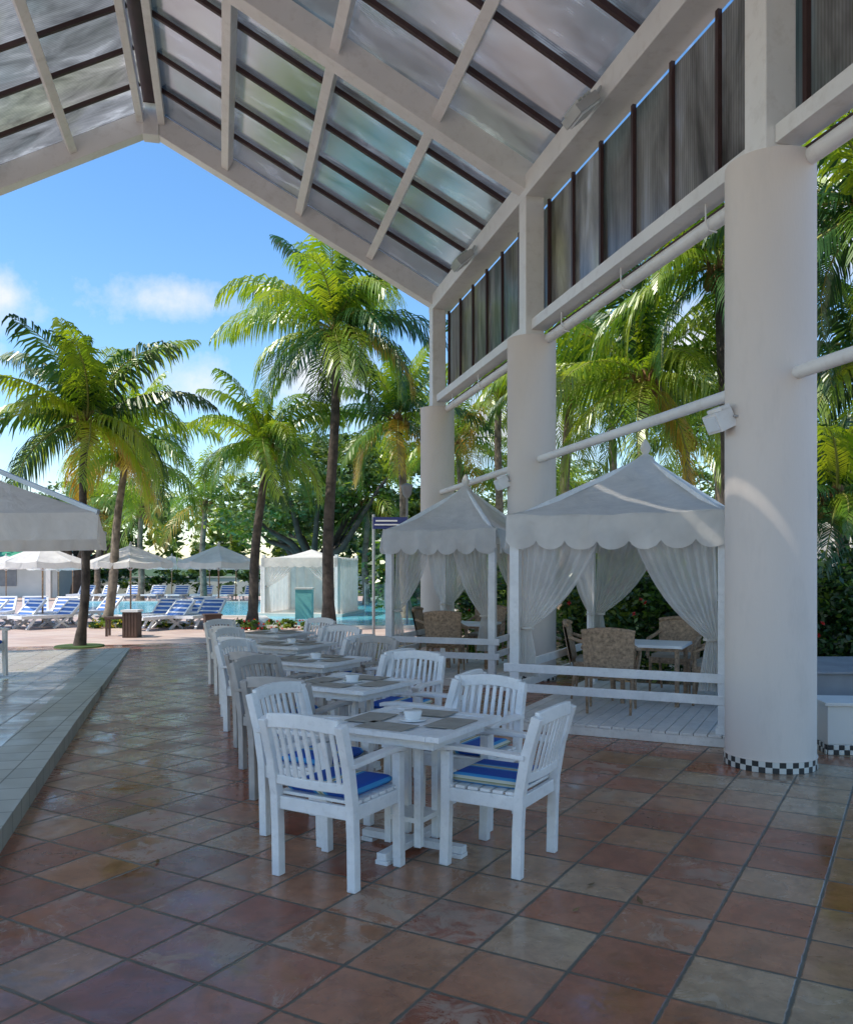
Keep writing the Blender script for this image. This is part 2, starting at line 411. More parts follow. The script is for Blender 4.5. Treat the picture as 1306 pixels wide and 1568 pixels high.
for sg in (1,-1):
    x1=RX+sg*(CX-RX+.15); x0=RX+sg*.12
    for y in ylist: b.beam((x0,y,zu(x0)+.40),(x1,y,zu(x1)+.40),.06,.07,'dark')
    for i,y in enumerate(ylist[:-1]):
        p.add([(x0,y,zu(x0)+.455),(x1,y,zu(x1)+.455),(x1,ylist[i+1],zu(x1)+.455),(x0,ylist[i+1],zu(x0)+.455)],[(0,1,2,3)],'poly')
b.box((RX,(y0+y1)/2,ZR+.52),(.34,y1-y0,.04),'dark')
for k in range(len(CY)-1):
    for j in range(7):
        y=CY[k]+.2+5.2*j/6
        b.beam((4.66,y,5.28),(4.66,y,7.02),.045,.05,'dark',up=(0,1,0))
p.box((4.70,(y0+CY[-1])/2,6.13),(.012,CY[-1]-y0,1.72),'polyw')
b.obj('glazing_bars',parent=pav); p.obj('polycarbonate_panels',parent=pav)
b=MB()
for k in range(len(CY)-1):
    a,c=CY[k]+.15,CY[k+1]-.15
    b.box((4.52,(a+c)/2,5.19),(.24,c-a,.15),'frame')
    b.tube([(4.60,a+.05,4.95),(4.60,c-.05,4.95)],.07,16,'frame')
    b.tube([(4.66,a+.05,5.08),(4.66,c-.05,5.08)],.022,8,'dark')
    for j in range(3):
        y=a+(c-a)*(j+.5)/3
        b.tube([(4.5,y,5.12),(4.50,y,4.95),(4.53,y,4.87),(4.62,y,4.86)],.010,6,'frame')
b.obj('sill_beams_and_rolled_blinds',parent=pav,bevel=.006)
b=MB()
b.tube([(CX,CY[0],3.2),(CX,CY[-1]+.9,3.2)],.055,18,'frame')
b.obj('tie_pipe',parent=pav)
def flood(name,T):
    b=MB()
    b.box((0,0,0),(.16,.20,.16),'frame',T); b.box((-.085,0,0),(.012,.17,.12),'lampglass',T)
    b.box((.03,0,.095),(.08,.22,.03),'frame',T)
    b.tube([(.06,.12,0),(.16,.12,-.05),(.16,-.12,-.05),(.06,-.12,0)],.012,6,'steel',T=T)
    b.tube([(.16,0,-.05),(.26,0,-.05)],.02,8,'steel',T=T)
    return b.obj(name,parent=pav,bevel=.006)
flood('column_floodlight_1',Matrix.Translation((CX-.44,CY[2]+.05,2.86))@Matrix.Rotation(radians(-25),4,'Y'))
flood('column_floodlight_2',Matrix.Translation((CX-.44,CY[3]+.05,2.88))@Matrix.Rotation(radians(-25),4,'Y'))
for i,y in enumerate((9.2,14.2)):
    T=Matrix.Translation((4.08,y,6.98))@Matrix.Rotation(radians(-40),4,'Y')@Matrix.Scale(1.6,4)
    b=MB(); b.box((0,0,0),(.20,.26,.07),'steel',T); b.box((0,0,-.04),(.17,.22,.02),'lampglass',T)
    for q in range(4): b.box((-.06+.04*q,0,.045),(.008,.24,.03),'steel',T)
    b.tube([(.1,.1,0),(.17,.1,.03),(.17,-.1,.03),(.1,-.1,0)],.012,6,'steel',T=T)
    b.obj('eave_floodlight_%d'%(i+1),parent=pav,bevel=.006)

# ---------------------------------------------------------------- chairs/tables
def chair_mesh(wood):
    b=MB(); W=.245
    for sx in (-1,1):
        b.poly([(sx*W,-.20,0),(sx*W,-.205,.25),(sx*W,-.215,.44),(sx*W,-.25,.64),(sx*W,-.315,.86)],.05,.055,wood,(0,1,0))
        b.poly([(sx*W,.235,0),(sx*W,.225,.3),(sx*W,.225,.635)],.05,.055,wood,(0,1,0))
        b.poly([(sx*(W+.005),-.25,.645),(sx*(W+.01),-.05,.655),(sx*(W+.012),.16,.66),(sx*(W+.01),.28,.645)],.07,.026,wood,(0,0,1))
        b.box((sx*W,.01,.395),(.03,.40,.075),wood)
    b.box((0,.225,.395),(2*W-.05,.028,.075),wood); b.box((0,-.21,.395),(2*W-.05,.028,.07),wood)
    for i in range(6): b.box((0,-.16+.075*i,.442),(2*W+.01,.062,.018),wood)
    def arc(z,y,bow,h,t):
        pts=[(-W+.02+(2*W-.04)*k/6, y-bow*sin(pi*k/6), z+ (.0 if h<.06 else .018*sin(pi*k/6))) for k in range(7)]
        b.poly(pts,t,h,wood,(0,0,1))
    arc(.845,-.305,.03,.075,.03); arc(.525,-.232,.02,.05,.026)
    for i in range(8):
        x=-.185+.37*i/7; bw=sin(pi*(x+W)/(2*W))
        b.poly([(x,-.232-.02*bw,.53),(x,-.262-.03*bw,.68),(x,-.305-.03*bw,.83)],.028,.012,wood,(0,1,0))
    def cu(u,v,side):
        x=-.215+.43*u; y=-.185+.42*v
        e=min(u,1-u,v,1-v); k=min(1,e/.12); k=sqrt(max(0,1-(1-k)**2))
        return (x,y,.478+side*.028*k)
    b.grid(lambda u,v:cu(u,v,1),16,16,'cushion'); b.grid(lambda u,v:cu(u,v,-1),16,16,'cushion')
    return b.mesh('garden_armchair')
CH=[chair_mesh('chair'),chair_mesh('chair_shaded')]
def table_mesh(wood):
    b=MB(); s=.78; n=7
    for sx in (-1,1):
        b.box((sx*(s/2-.04),0,.735),(.08,s,.03),wood); b.box((0,sx*(s/2-.04),.7352),(s-.163,.08,.03),wood)
        b.box((sx*(s/2-.09),0,.69),(.025,s-.16,.06),wood); b.box((0,sx*(s/2-.09),.69),(s-.20,.025,.06),wood)
    for i in range(n):
        w=(s-.16)/n; b.box((-(s-.16)/2+w*(i+.5),0,.733),(w-.006,s-.163,.024),wood)
    for sx in (-1,1):
        for sy in (-1,1): b.box((sx*.10,sy*.10,.36),(.042,.042,.62),wood)
        b.box((0,0,.045 if sx<0 else .046),(.06,.68,.04) if sx<0 else (.68,.06,.04),wood)
        for q in (-1,1):
            c=(0,q*.30,.012) if sx<0 else (q*.30,0,.012)
            b.box(c,(.08,.08,.024),wood)
    b.box((0,0,.66),(.6,.05,.04),wood); b.box((0,0,.661),(.05,.6,.04),wood); b.box((0,0,.2),(.24,.24,.03),wood)
    for k in range(4):
        T=Matrix.Rotation(k*pi/2+.03*k,4,'Z')@Matrix.Translation((0.02*(k-1),-.25,.7535))
        b.box((0,0,0),(.31,.20,.004),'mat',T)
    z=.752
    b.tube([(.0,0,z),(.0,0,z+.006),(.0,0,z+.05),(0,0,z+.055),(0,0,z+.045),(0,0,z+.012)],[.04,.045,.056,.054,.048,.03],20,'ceramic')
    b.tube([(0,0,z),(0,0,z+.005)],.08,20,'ceramic')
    return b.mesh('garden_table')
TB=table_mesh('chair')
rnd=random.Random(3)
tables=[(-.08-.50*i,4.98+1.66*i) for i in range(5)]
for i,(tx,ty) in enumerate(tables):
    place(TB,'garden_table',(tx,ty,0.001),radians(-30+rnd.uniform(-2,2)*(i>0)),bevel=.004 if i<3 else 0)
    for (f,dist) in ((30,.62),(-60,.64),(120,.68),(210,.70)):
        j=rnd.uniform(-8,8) if i else 0
        dx,dy=sin(radians(f)),cos(radians(f))
        k=1 if (f==30 and i in(1,2)) or (f==210 and i in (2,)) or (f==120 and i==1) else 0
        if i==0 and f==30: cx,cy=-.48,4.60
        elif i==0 and f==-60: cx,cy=.43,4.80
        else: cx,cy=tx-dx*(dist+rnd.uniform(-.02,.07)),ty-dy*(dist+rnd.uniform(-.02,.07))
        place(CH[k],'garden_armchair',(cx,cy,0.001),-radians(f+j),bevel=.005 if i<3 else 0)
place(CH[0],'garden_armchair',(-6.2,11.75,.12),radians(-100))

def wicker_mesh():
    b=MB()
    for sx in (-1,1):
        b.tube([(sx*.24,.22,0),(sx*.235,.2,.42)],[.014,.02],8,'wicker'); b.tube([(sx*.22,-.25,0),(sx*.235,-.2,.42)],[.014,.02],8,'wicker')
        b.tube([(sx*.26,.2,.42),(sx*.285,.2,.6),(sx*.29,.1,.65),(sx*.28,-.15,.68),(sx*.25,-.28,.72)],.022,8,'wicker')
    b.box((0,0,.40),(.5,.46,.07),'wicker')
    b.box((0,.01,.455),(.44,.42,.04),'mat')
    def bk(u,v):
        a=(u-.5)*2; return (a*(.25+.02*v),-.22-.09*v-.04*(1-a*a),.40+.46*v+.03*(1-a*a)*v)
    b.grid(bk,10,8,'wicker'); b.grid(lambda u,v:tuple(q+w for q,w in zip(bk(1-u,v),(0,-.03,0))),10,8,'wicker')
    b.tube([bk(i/10,1) for i in range(11)],.024,8,'wicker')
    return b.mesh('wicker_armchair')
WK=wicker_mesh()
def dtable_mesh():
    b=MB(); b.box((0,0,.73),(.8,.8,.035),'white'); b.box((0,0,.69),(.7,.7,.04),'wicker')
    for sx in (-1,1):
        for sy in (-1,1): b.box((sx*.33,sy*.33,.34),(.05,.05,.68),'wicker')
    return b.mesh('dining_table')
DT=dtable_mesh()

# ---------------------------------------------------------------- cabanas
def curtain(b,ax,ay,bx,by,tx,ty,zt,ztie,zb,seed=0,n=8):
    A=Vector((ax,ay,zt));B=Vector((bx,by,zt));T=Vector((tx,ty,ztie)); d=(B-A).normalized(); nn=Vector((-d.y,d.x,0))
    def fn(u,v):
        if v<.62:
            s=v/.62; top=A.lerp(B,u); e=s**1.25
            tgt=T+d*(u-.4)*.10
            p=Vector((top.x+(tgt.x-top.x)*e, top.y+(tgt.y-top.y)*e, zt+(ztie-zt)*s - .12*u*sin(pi*s)))
            amp=.032*(1-s*.6)
        else:
            s=(v-.62)/.38; p=T+d*(u-.4)*(.10+.14*s**.7); p.z=ztie+(zb-ztie)*s; amp=.014+.02*s
        ph=u*2*pi*n+seed
        return tuple(p+nn*amp*(sin(ph)+.5*sin(ph*.57+v*4+seed)))
    b.grid(fn,n*7,22,'sheer')
    b.tube([T+nn*.05+d*.05,T+d*.09,T-nn*.05+d*.05,T-d*.05,T+nn*.05+d*.05],.014,6,'canvas')
def cabana(loc,rz,w,d,zt=2.15,zp=2.93,rail_sides=(True,True)):
    e=empty('cabana',(loc[0],loc[1],0),rz)
    hw,hd=w/2,d/2; fz=.11
    b=MB()
    nb=int((w+.24)/.12)
    for i in range(nb):
        bw=(w+.24)/nb; b.box((-hw-.12+bw*(i+.5),0,fz-.012),(bw-.008,d+.24,.024),'deck')
    for y in (-hd-.1,hd+.1): b.box((0,y,.043),(w+.22,.03,.082),'deck')
    for x in (-hw-.1,hw+.1): b.box((x,0,.0425),(.03,d+.16,.081),'deck')
    b.obj('deck_platform',parent=e,bevel=.003)
    b=MB()
    for sx in (-1,1):
        for sy in (-1,1):
            b.box((sx*hw,sy*hd,(fz+zt)/2),(.1,.1,zt-fz),'chair'); b.box((sx*hw,sy*hd,fz+.03),(.14,.14,.06),'chair')
        if rail_sides[0 if sx<0 else 1]:
            for z in (.42,.62): b.box((sx*hw,0,z),(.04,d-.1,.085),'chair')
        b.box((sx*hw,0,zt-.05),(.07,d-.1,.09),'chair')
    for z in (.42,.62): b.box((0,-hd-.045,z),(w+.22,.035,.085),'chair')
    for sy in (-1,1): b.box((0,sy*hd,zt-.051),(w-.1,.07,.09),'chair')
    for sx in (-1,1):
        for sy in (-1,1): b.beam((sx*hw,sy*hd,zt),(0,0,zp-.05),.04,.05,'chair')
    b.obj('posts_and_rails',parent=e,bevel=.004)
    b=MB(); o=.07
    C=[(-hw-o,-hd-o),(hw+o,-hd-o),(hw+o,hd+o),(-hw-o,hd+o)]
    for k in range(4):
        A=Vector((*C[k],zt+.02)); B=Vector((*C[(k+1)%4],zt+.02)); Pk=Vector((0,0,zp))
        L=(B-A).length; nd=(B-A).normalized(); out=Vector((nd.y,-nd.x,0))
        def roof(u,v):
            p=A.lerp(B,u).lerp(Pk,v*.955)
            p.z-=.11*sin(pi*v)*(.75+.25*sin(pi*u)); p.z-=.02*sin(pi*u)*(1-v)
            p.z+=.010*sin(u*23+k)*(1-v)
            return tuple(p)
        b.grid(roof,24,14,'canvas')
        ns=max(5,round(L/.29))
        def val(u,v):
            p=A.lerp(B,u); s=abs(sin(pi*u*ns)); drop=.25+.085*s**.6
            p.z=zt+.02-.02*sin(pi*u)-drop*v
            wv=.03*sin(u*ns*pi*1.3+k)+.016*sin(u*41+k*2)
            p+=out*(.012+wv*v+.02*v); return tuple(p)
        b.grid(val,ns*10,5,'canvas')
        b.tube([roof(i/12,0) for i in range(13)],.014,6,'canvas')
    b.tube([(0,0,zp-.10),(0,0,zp-.03),(0,0,zp+.0),(0,0,zp+.03),(0,0,zp+.07),(0,0,zp+.12),(0,0,zp+.17)],[.12,.075,.03,.05,.06,.04,.008],16,'canvas')
    b.obj('canvas_roof',parent=e)
    b=MB(); zc=zt-.12; tie=1.02
    y=-hd+.02
    curtain(b,-hw+.08,y,-.12,y,-hw+.09,y,zc,tie,fz+.42,0); curtain(b,hw-.08,y,.16,y,hw-.09,y,zc,tie-.05,fz+.38,2)
    y=hd-.02
    curtain(b,-hw+.08,y,-.1,y,-hw+.09,y,zc,tie,fz+.3,1); curtain(b,hw-.08,y,.1,y,hw-.09,y,zc,tie,fz+.3,3)
    for sx in (-1,1):
        x=sx*(hw-.03)
        curtain(b,x,hd-.1,x,.3,x,hd-.1,zc,tie,fz+.3,4,6)
    b.obj('sheer_curtains',parent=e)
    return e
C2=(.60,13.03)
cabana((2.48,9.62),radians(-25.7),2.03,3.0)
cabana(C2,radians(-20),1.52,2.4,2.15,2.9)
def atcab(c,rz,x,y): return (c[0]+x*cos(rz)-y*sin(rz), c[1]+x*sin(rz)+y*cos(rz))
for c,rz,lst in (((2.48,9.62),radians(-25.7),((-.22,-.72,8),(-.62,.15,-80),(.15,1.0,175),(.72,.25,95))),
                 (C2,radians(-20),((-.1,-.65,10),(-.5,.1,-85),(.1,.75,180)))):
    x,y=atcab(c,rz,.08,.12); place(DT,'dining_table',(x,y,.112),rz,sc=.9)
    for (lx,ly,r) in lst:
        x,y=atcab(c,rz,lx,ly); place(WK,'wicker_armchair',(x,y,.112),rz+radians(r))
for (x,y,r) in ((3.9,12.6,40),(4.7,13.0,-60),(3.3,13.4,120)): place(WK,'wicker_armchair',(x,y,0),radians(r))
place(DT,'dining_table',(4.2,13.5,0),.4)

# ---------------------------------------------------------------- vegetation
def palm(base,top,L,nf=26,seed=0,tr=.11,trunk='trunk',bend=.3,dark=.3,nl=50,yellow=1,hang=1.0):
    R=random.Random(seed); b=MB()
    bx,by=base; tx,ty,tz=top
    pts=[];rs=[];N=22
    for i in range(N+1):
        t=i/N; k=t+bend*sin(pi*t)*.35
        wb=.05*sin(t*4+seed)*t*(1-t)*4
        pts.append((bx+(tx-bx)*k-bx+wb*2,by+(ty-by)*k-by,tz*t)); rs.append(tr*(1.2-.42*t+ .5*max(0,.08-t)/.08)*(1+.05*(i%2)))
    b.tube(pts,rs,10,trunk)
    top=Vector(pts[-1])
    b.tube([top+Vector((0,0,-.35)),top+Vector((0,0,-.1)),top+Vector((0,0,.25))],[tr*.9,tr*1.6,tr*.7],10,'fibre')
    for i in range(9):
        a=i*2.4; b.tube([top+Vector((cos(a)*tr*.8,sin(a)*tr*.8,-.3)),top+Vector((cos(a)*tr*2.2,sin(a)*tr*2.2,.1)),top+Vector((cos(a)*tr*3.2,sin(a)*tr*3.2,.18))],[.05,.035,.01],5,'fibre')
    for i in range(9):
        a=R.uniform(0,6.28); c=top+Vector((cos(a)*tr*2.1,sin(a)*tr*2.1,-.05-R.uniform(0,.25))); r=.1
        b.tube([c+Vector((0,0,-r)),c+Vector((0,0,-r*.6)),c,c+Vector((0,0,r*.6)),c+Vector((0,0,r))],[.01,r*.7,r*.85,r*.65,.01],7,'coco')
    for i in range(nf):
        t=i/(nf-1)
        el=radians(86-112*t**.95+R.uniform(-12,12)); az=i*2.39996+R.uniform(-.35,.35)
        Lf=L*R.uniform(.82,1.12)*(.8 if t<.1 else 1)
        h=Vector((cos(az),sin(az),0)); side=Vector((-sin(az),cos(az),0))
        tw=R.uniform(-.6,.6); roll=R.uniform(-.5,.5)
        sag=(.18+.46*cos(el)*hang)*R.uniform(.7,1.35)
        rp=[]; K=14
        p=top.copy()+Vector((0,0,.1)); e=el
        for k in range(K+1):
            rp.append(p.copy()); dirv=h*cos(e)+Vector((0,0,sin(e)))
            p=p+dirv*Lf/K+side*tw*Lf*.005*k
            e-=sag*1.9*(k/K+.2)/K*2.2
            e=max(e,radians(-84))
        b.tube([rp[k] for k in range(0,K+1,2)],[.026*(1-k/K*.85) for k in range(0,K+1,2)],4,'rach',False)
        q=R.random(); mk='leafC' if q<dark else ('leafA' if q>.5 or t<.2 else 'leafB')
        if t>.9 and R.random()<.33*yellow: mk='leafY'
        vs=[];fs=[]
        for s in (-1,1):
            for j in range(nl):
                if R.random()<.05: continue
                u=.1+.9*(j+R.random()*.6)/nl; f=u*K; k=min(K-1,int(f)); pp=rp[k].lerp(rp[k+1],f-k); d=(rp[k+1]-rp[k]).normalized()
                sd=side*s; up=sd.cross(d)*s
                if up.z<0: up=-up
                ll=Lf*.33*(sin(pi*min(1,.12+.84*u))**.6)*R.uniform(.7,1.12)
                d1=(sd*.8+d*(.45+.6*u)+up*(.18+roll*s*.5)+Vector((0,0,-.12))).normalized()
                g=.55+.95*hang*R.random()
                d2=(d1+Vector((0,0,-g))).normalized(); d3=(d2+Vector((0,0,-g*1.2))).normalized()
                wv=d*(.010+.0056*L)
                a=pp;b1=a+d1*ll*.34;c1=b1+d2*ll*.38;e1=c1+d3*ll*.28
                o=len(vs); vs+= [a-wv*.4,a+wv*.4,b1+wv,b1-wv,c1+wv*.75,c1-wv*.75,e1]
                fs+=[(o,o+1,o+2,o+3),(o+3,o+2,o+4,o+5),(o+5,o+4,o+6)]
        b.add(vs,fs,mk)
    b.obj('palm_tree',(bx,by,0))
palm((-7.15,17.5),(-7.0,17.5,4.55),2.65,30,1,.08,'trunkd',dark=.35)
palm((-8.8,23.3),(-8.35,23.6,4.7),2.8,26,2,.11,'trunk',dark=.2,yellow=2)
palm((-4.8,23.3),(-4.42,23.3,4.9),2.5,28,3,.12,'trunkd',dark=.12)
palm((-2.62,22.8),(-2.46,22.8,7.9),3.4,38,4,.135,'trunkd',bend=.15,dark=.5,hang=1.15)
palm((-.6,27),(-.9,27,6.3),3.0,26,5,.14,dark=.4,yellow=2)
palm((5.25,15),(5.2,15,6.9),2.7,26,6,.11,'trunkd',dark=.3)
palm((4.3,17.4),(4.45,17.2,5.4),3.0,30,7,.12,dark=.05)
palm((3.2,20.5),(3.5,20.5,5.9),2.7,26,8,.12,dark=.2)
palm((6.2,11.4),(5.85,11.0,6.2),2.3,26,9,.12,dark=.35)
palm((7.6,14.2),(7.4,14,4.9),2.5,24,10,.12,dark=.3)
palm((1.3,30),(1.1,30,6.0),3.0,24,11,.13,dark=.3,yellow=2,nl=36)
palm((6.9,22),(6.7,22,5.0),2.6,24,12,.12,dark=.2,nl=36)
palm((2.0,25.5),(2.2,25.5,7.0),2.8,24,13,.12,dark=.3,yellow=2,nl=36)
palm((-13.5,40),(-13.4,40,4.3),3.2,22,14,.13,dark=.05,nl=26)
palm((-10,38),(-9.9,38,4.4),3.0,22,15,.13,dark=.1,nl=26)
palm((-2.6,37),(-2.6,37,4.4),2.8,20,16,.13,dark=.2,nl=26)
palm((-17,44),(-17,44,4.8),2.8,20,17,.13,dark=.1,nl=26)
palm((6.1,12.4),(6.0,12.4,2.6),1.7,22,18,.10,dark=.7,yellow=0)
palm((5.9,27),(5.9,27,7.5),3.0,24,19,.13,dark=.3,nl=30)
palm((9,26),(9,26,6.5),3.0,24,20,.13,dark=.3,nl=30)
palm((3.9,30),(3.9,30,4.3),3.0,22,21,.13,dark=.1,nl=30)
palm((10.5,19),(10.5,19,5.0),2.8,22,22,.13,dark=.3,nl=30)

def foliage(name,blobs,n,size,mats,seed,trunks=(),flowers=None):
    R=random.Random(seed); b=MB(); tot=sum((q[3]*q[4]+q[3]*q[5]) for q in blobs)
    for (x,y,z,rx,ry,rz) in blobs:
        k=int(n*(rx*ry+rx*rz)/tot)
        data={m:([],[]) for m in mats}
        cl=[]
        for i in range(max(6,k//60)):
            v=Vector((R.gauss(0,1),R.gauss(0,1),R.gauss(0,1))).normalized()*R.uniform(.45,1)
            cl.append((v,R.uniform(.16,.34),R.choice(mats)))
        for i in range(k):
            cv,cr,mt=R.choice(cl); o=Vector((R.gauss(0,1),R.gauss(0,1),R.gauss(0,1)))*cr*.6
            v=cv+o; p=Vector((x+v.x*rx,y+v.y*ry,max(.02,z+v.z*rz)))
            s=size*R.uniform(.6,1.3); a=Vector((R.gauss(0,1),R.gauss(0,1),R.gauss(0,.6))).normalized(); c=a.cross(Vector((R.gauss(0,1),R.gauss(0,1),R.gauss(0,1)))).normalized()
            mk=mt if R.random()<.75 else R.choice(mats)
            vs,fs=data[mk]; q=len(vs); vs+=[p-a*s,p+c*s*.45,p+a*s,p-c*s*.45]; fs.append((q,q+1,q+2,q+3))
        for mk,(vs,fs) in data.items():
            if vs: b.add(vs,fs,mk)
        if flowers:
            vs=[];fs=[]
            for i in range(int(k*flowers[1])):
                v=Vector((R.gauss(0,1),R.gauss(0,1),R.gauss(0,1))).normalized()*1.05; p=Vector((x+v.x*rx,y+v.y*ry,max(.05,z+v.z*rz)))
                for g in range(4):
                    a=Vector((R.gauss(0,1),R.gauss(0,1),R.gauss(0,1))).normalized()*.04; c=Vector((R.gauss(0,1),R.gauss(0,1),R.gauss(0,1))).normalized()*.025
                    q=len(vs); vs+=[p-a,p+c,p+a,p-c]; fs.append((q,q+1,q+2,q+3))
            b.add(vs,fs,flowers[0])
    for pts,rs in trunks: b.tube(pts,rs,8,'bark')
    return b.obj(name)
AB=['bushA','bushB']
R=random.Random(11)
bl=[]
for i in range(30):
    x=-42+i*2.9+R.uniform(-1,1); h=R.uniform(3.4,6.6)
    bl.append((x,R.uniform(52,60),h*.58,R.uniform(2.2,3.4),2,h*.62))
foliage('distant_trees',bl,28000,.34,['bushA','bushB','bushG'],12)
foliage('clipped_hedge',[(-30+2.2*i,49,.75,1.35,.7,.8) for i in range(22)],11000,.16,['bushB','bushA','bushB'],13)
def shade(x,y,seed,h=5,spread=4,n=13000):
    R=random.Random(seed); tr=[([(x,y,0),(x+.2,y,1.2),(x+.1,y,2)],[.40,.30,.27])]; bl=[]
    for i in range(11):
        a=i*.63+R.uniform(-.2,.2); r=spread*R.uniform(.45,1); ex,ey,ez=x+cos(a)*r,y+sin(a)*r*.7,h*R.uniform(.5,1)
        tr.append(([(x+.1,y,1.6),(x+cos(a)*r*.35,y+sin(a)*r*.3,2.2+.25*(i%4)),(x+cos(a)*r*.75,y+sin(a)*r*.5,ez*.82),(ex,ey,ez)],[.20,.14,.085,.02]))
        bl.append((ex,ey,ez,spread*.36,spread*.3,spread*.15))
        bl.append(((x+ex)/2,(y+ey)/2,ez*1.0+.5,spread*.36,spread*.3,spread*.14))
    foliage('shade_tree',bl,n,.14,['bushA','bushG','bushG'],seed,tr)
shade(-5.0,37,31,6.6,5.0,17000); shade(-.8,42,32,7.2,4.8,15000); shade(-19,46,33,5,5); shade(8,40,34,6,6,9000); shade(15,34,35,6,5,8000)
foliage('flowering_bush',[(3.35,12.7,.8,.75,.6,.9),(2.55,13.3,.75,.5,.5,.85),(4.2,11.9,.75,.5,.45,.8)],14000,.055,['bushB','bushB','bushA'],14,flowers=('flower',.008))
foliage('flowering_bush',[(.95,15.6,.65,.55,.45,.65),(1.7,16.3,.8,.6,.5,.8)],5000,.06,['bushB','bushA'],15,flowers=('flower',.008))
foliage('hedge',[(5.55,11.3,.80,.50,.6,.95),(6.3,11.3,.75,.6,.6,.95),(7.3,11.6,.75,.8,.8,.95),(6.2,12.4,1.0,.9,.6,.9)],26000,.055,['bushB','bushB','bushB','bushA'],16,flowers=('flower',.0015))
foliage('garden_shrubs',[(2.5+1.5*i,19.5+((i*7)%5)*.6,.9,1.1,.8,1.1) for i in range(8)],15000,.11,AB,17)
foliage('garden_shrubs',[(-.5+2*i,33+((i*5)%4),1.3,1.6,1,1.7) for i in range(8)],13000,.18,AB,18)
foliage('flower_bed',[(-8.8+.5*i,22.9+.1*i,.12,.35,.3,.18) for i in range(5)],2200,.05,AB,19,flowers=('yflower',.06))
foliage('flower_bed',[(-4.9+.4*i,22.2,.1,.3,.25,.16) for i in range(5)],2000,.05,AB,20,flowers=('flower',.02))
b=MB(); b.tube([(0,0,-.003),(0,0,.03)],[.5,.48],28,'soil'); b.obj('grass_tree_pit',(-7.15,17.5,0))

# ---------------------------------------------------------------- pool zone
pool=[(-4.1,22.9),(.9,22.9),(.9,32),(-1.5,34),(-3,39.3),(-16,39.3),(-13,28.2),(-5.4,27.6)]
sheet('pool_water',pool,.02,'water')
b=MB()
for i in range(len(pool)):
    p0=Vector((*pool[i],.03));p1=Vector((*pool[(i+1)%len(pool)],.03)); b.beam(p0,p1,.35,.07,'mosw')
b.obj('pool_coping')
e=empty('pool_tent',(-3.95,29.2,0),radians(-10))
b=MB(); b.box((0,0,.06),(3.0,3.0,.12),'mosw'); b.obj('island',parent=e)
b=MB()
for sx in (-1,1):
    for sy in (-1,1): b.box((sx*1.25,sy*1.25,1.05),(.1,.1,2.0),'chair')
C=[(-1.3,-1.3),(1.3,-1.3),(1.3,1.3),(-1.3,1.3)]
for k in range(4):
    A=Vector((*C[k],1.95));B=Vector((*C[(k+1)%4],1.95))
    b.grid(lambda u,v:tuple(A.lerp(B,u).lerp(Vector((0,0,2.25)),v)-Vector((0,0,.08*sin(pi*v)))),8,6,'canvas')
    b.grid(lambda u,v:tuple(A.lerp(B,u)-Vector((0,0,(.28+.04*abs(sin(u*pi*9)))*v))),36,2,'canvas')
    if k!=0: b.grid(lambda u,v:tuple((A.lerp(B,u)-Vector((0,0,1.83*v)))+Vector((.05*sin(u*50),.05*sin(u*50),0))),50,2,'canvas')
for s in(-1,1): curtain(b,s*1.2,-1.22,s*.1,-1.22,s*1.15,-1.22,1.9,1.0,.14)
b.obj('tent_canopy',parent=e)
b=MB(); b.box((0,0,.5),(.5,.45,.9),'teal'); b.box((0,0,.97),(.56,.5,.05),'mosw'); b.obj('towel_kiosk',(-3.72,25.9,.02))
b=MB()
for i in range(8): b.box((-4.2+i*.75,25.4 if i<3 else 32.0,.60),(.72,.02,.8),'glass') if i>=3 else None
for i in range(3,8): b.box((-4.57+i*.75,32.0,.55),(.04,.04,1.0),'steel')
b.obj('glass_fence')
def umbrella(x,y,w,h=2.35,rz=.3):
    b=MB(); b.tube([(0,0,0),(0,0,h)],.025,10,'wicker'); b.tube([(0,0,0),(0,0,.06)],[.28,.26],16,'greyw')
    n=8
    for k in range(n):
        a0=2*pi*k/n;a1=2*pi*(k+1)/n; r=w/2
        A=Vector((r*cos(a0),r*sin(a0),h-.48));B=Vector((r*cos(a1),r*sin(a1),h-.48)); T=Vector((0,0,h))
        b.grid(lambda u,v:tuple(A.lerp(B,u).lerp(T,v)-Vector((0,0,.05*sin(pi*u)*(1-v)))),4,4,'canvas')
        b.grid(lambda u,v:tuple(A.lerp(B,u)-Vector((0,0,.05*sin(pi*u)+.16*v))),4,1,'canvas')
        b.beam(A,T-Vector((0,0,.04)),.02,.02,'white'); b.beam(A.lerp(T,.5)-Vector((0,0,.02)),Vector((0,0,h-.75)),.015,.015,'white')
    b.tube([(0,0,h-.05),(0,0,h+.1)],[.06,.01],8,'canvas')
    b.obj('pool_umbrella',(x,y,0),rz)
for (px,Y,w) in ((-8.5,24.4,2.35),(-6.02,24.6,2.3),(-10.76,23.8,2.3)): umbrella(px,Y,w,2.28)
for (x,y,w) in ((-12.3,41,2.5),(-10.6,41.5,2.5),(-9.2,41,2.4),(-20.3,41,2.5),(-17.5,42,2.5),(-14.3,33,2.3),(-6.8,42,2.4)): umbrella(x,y,w,2.2)
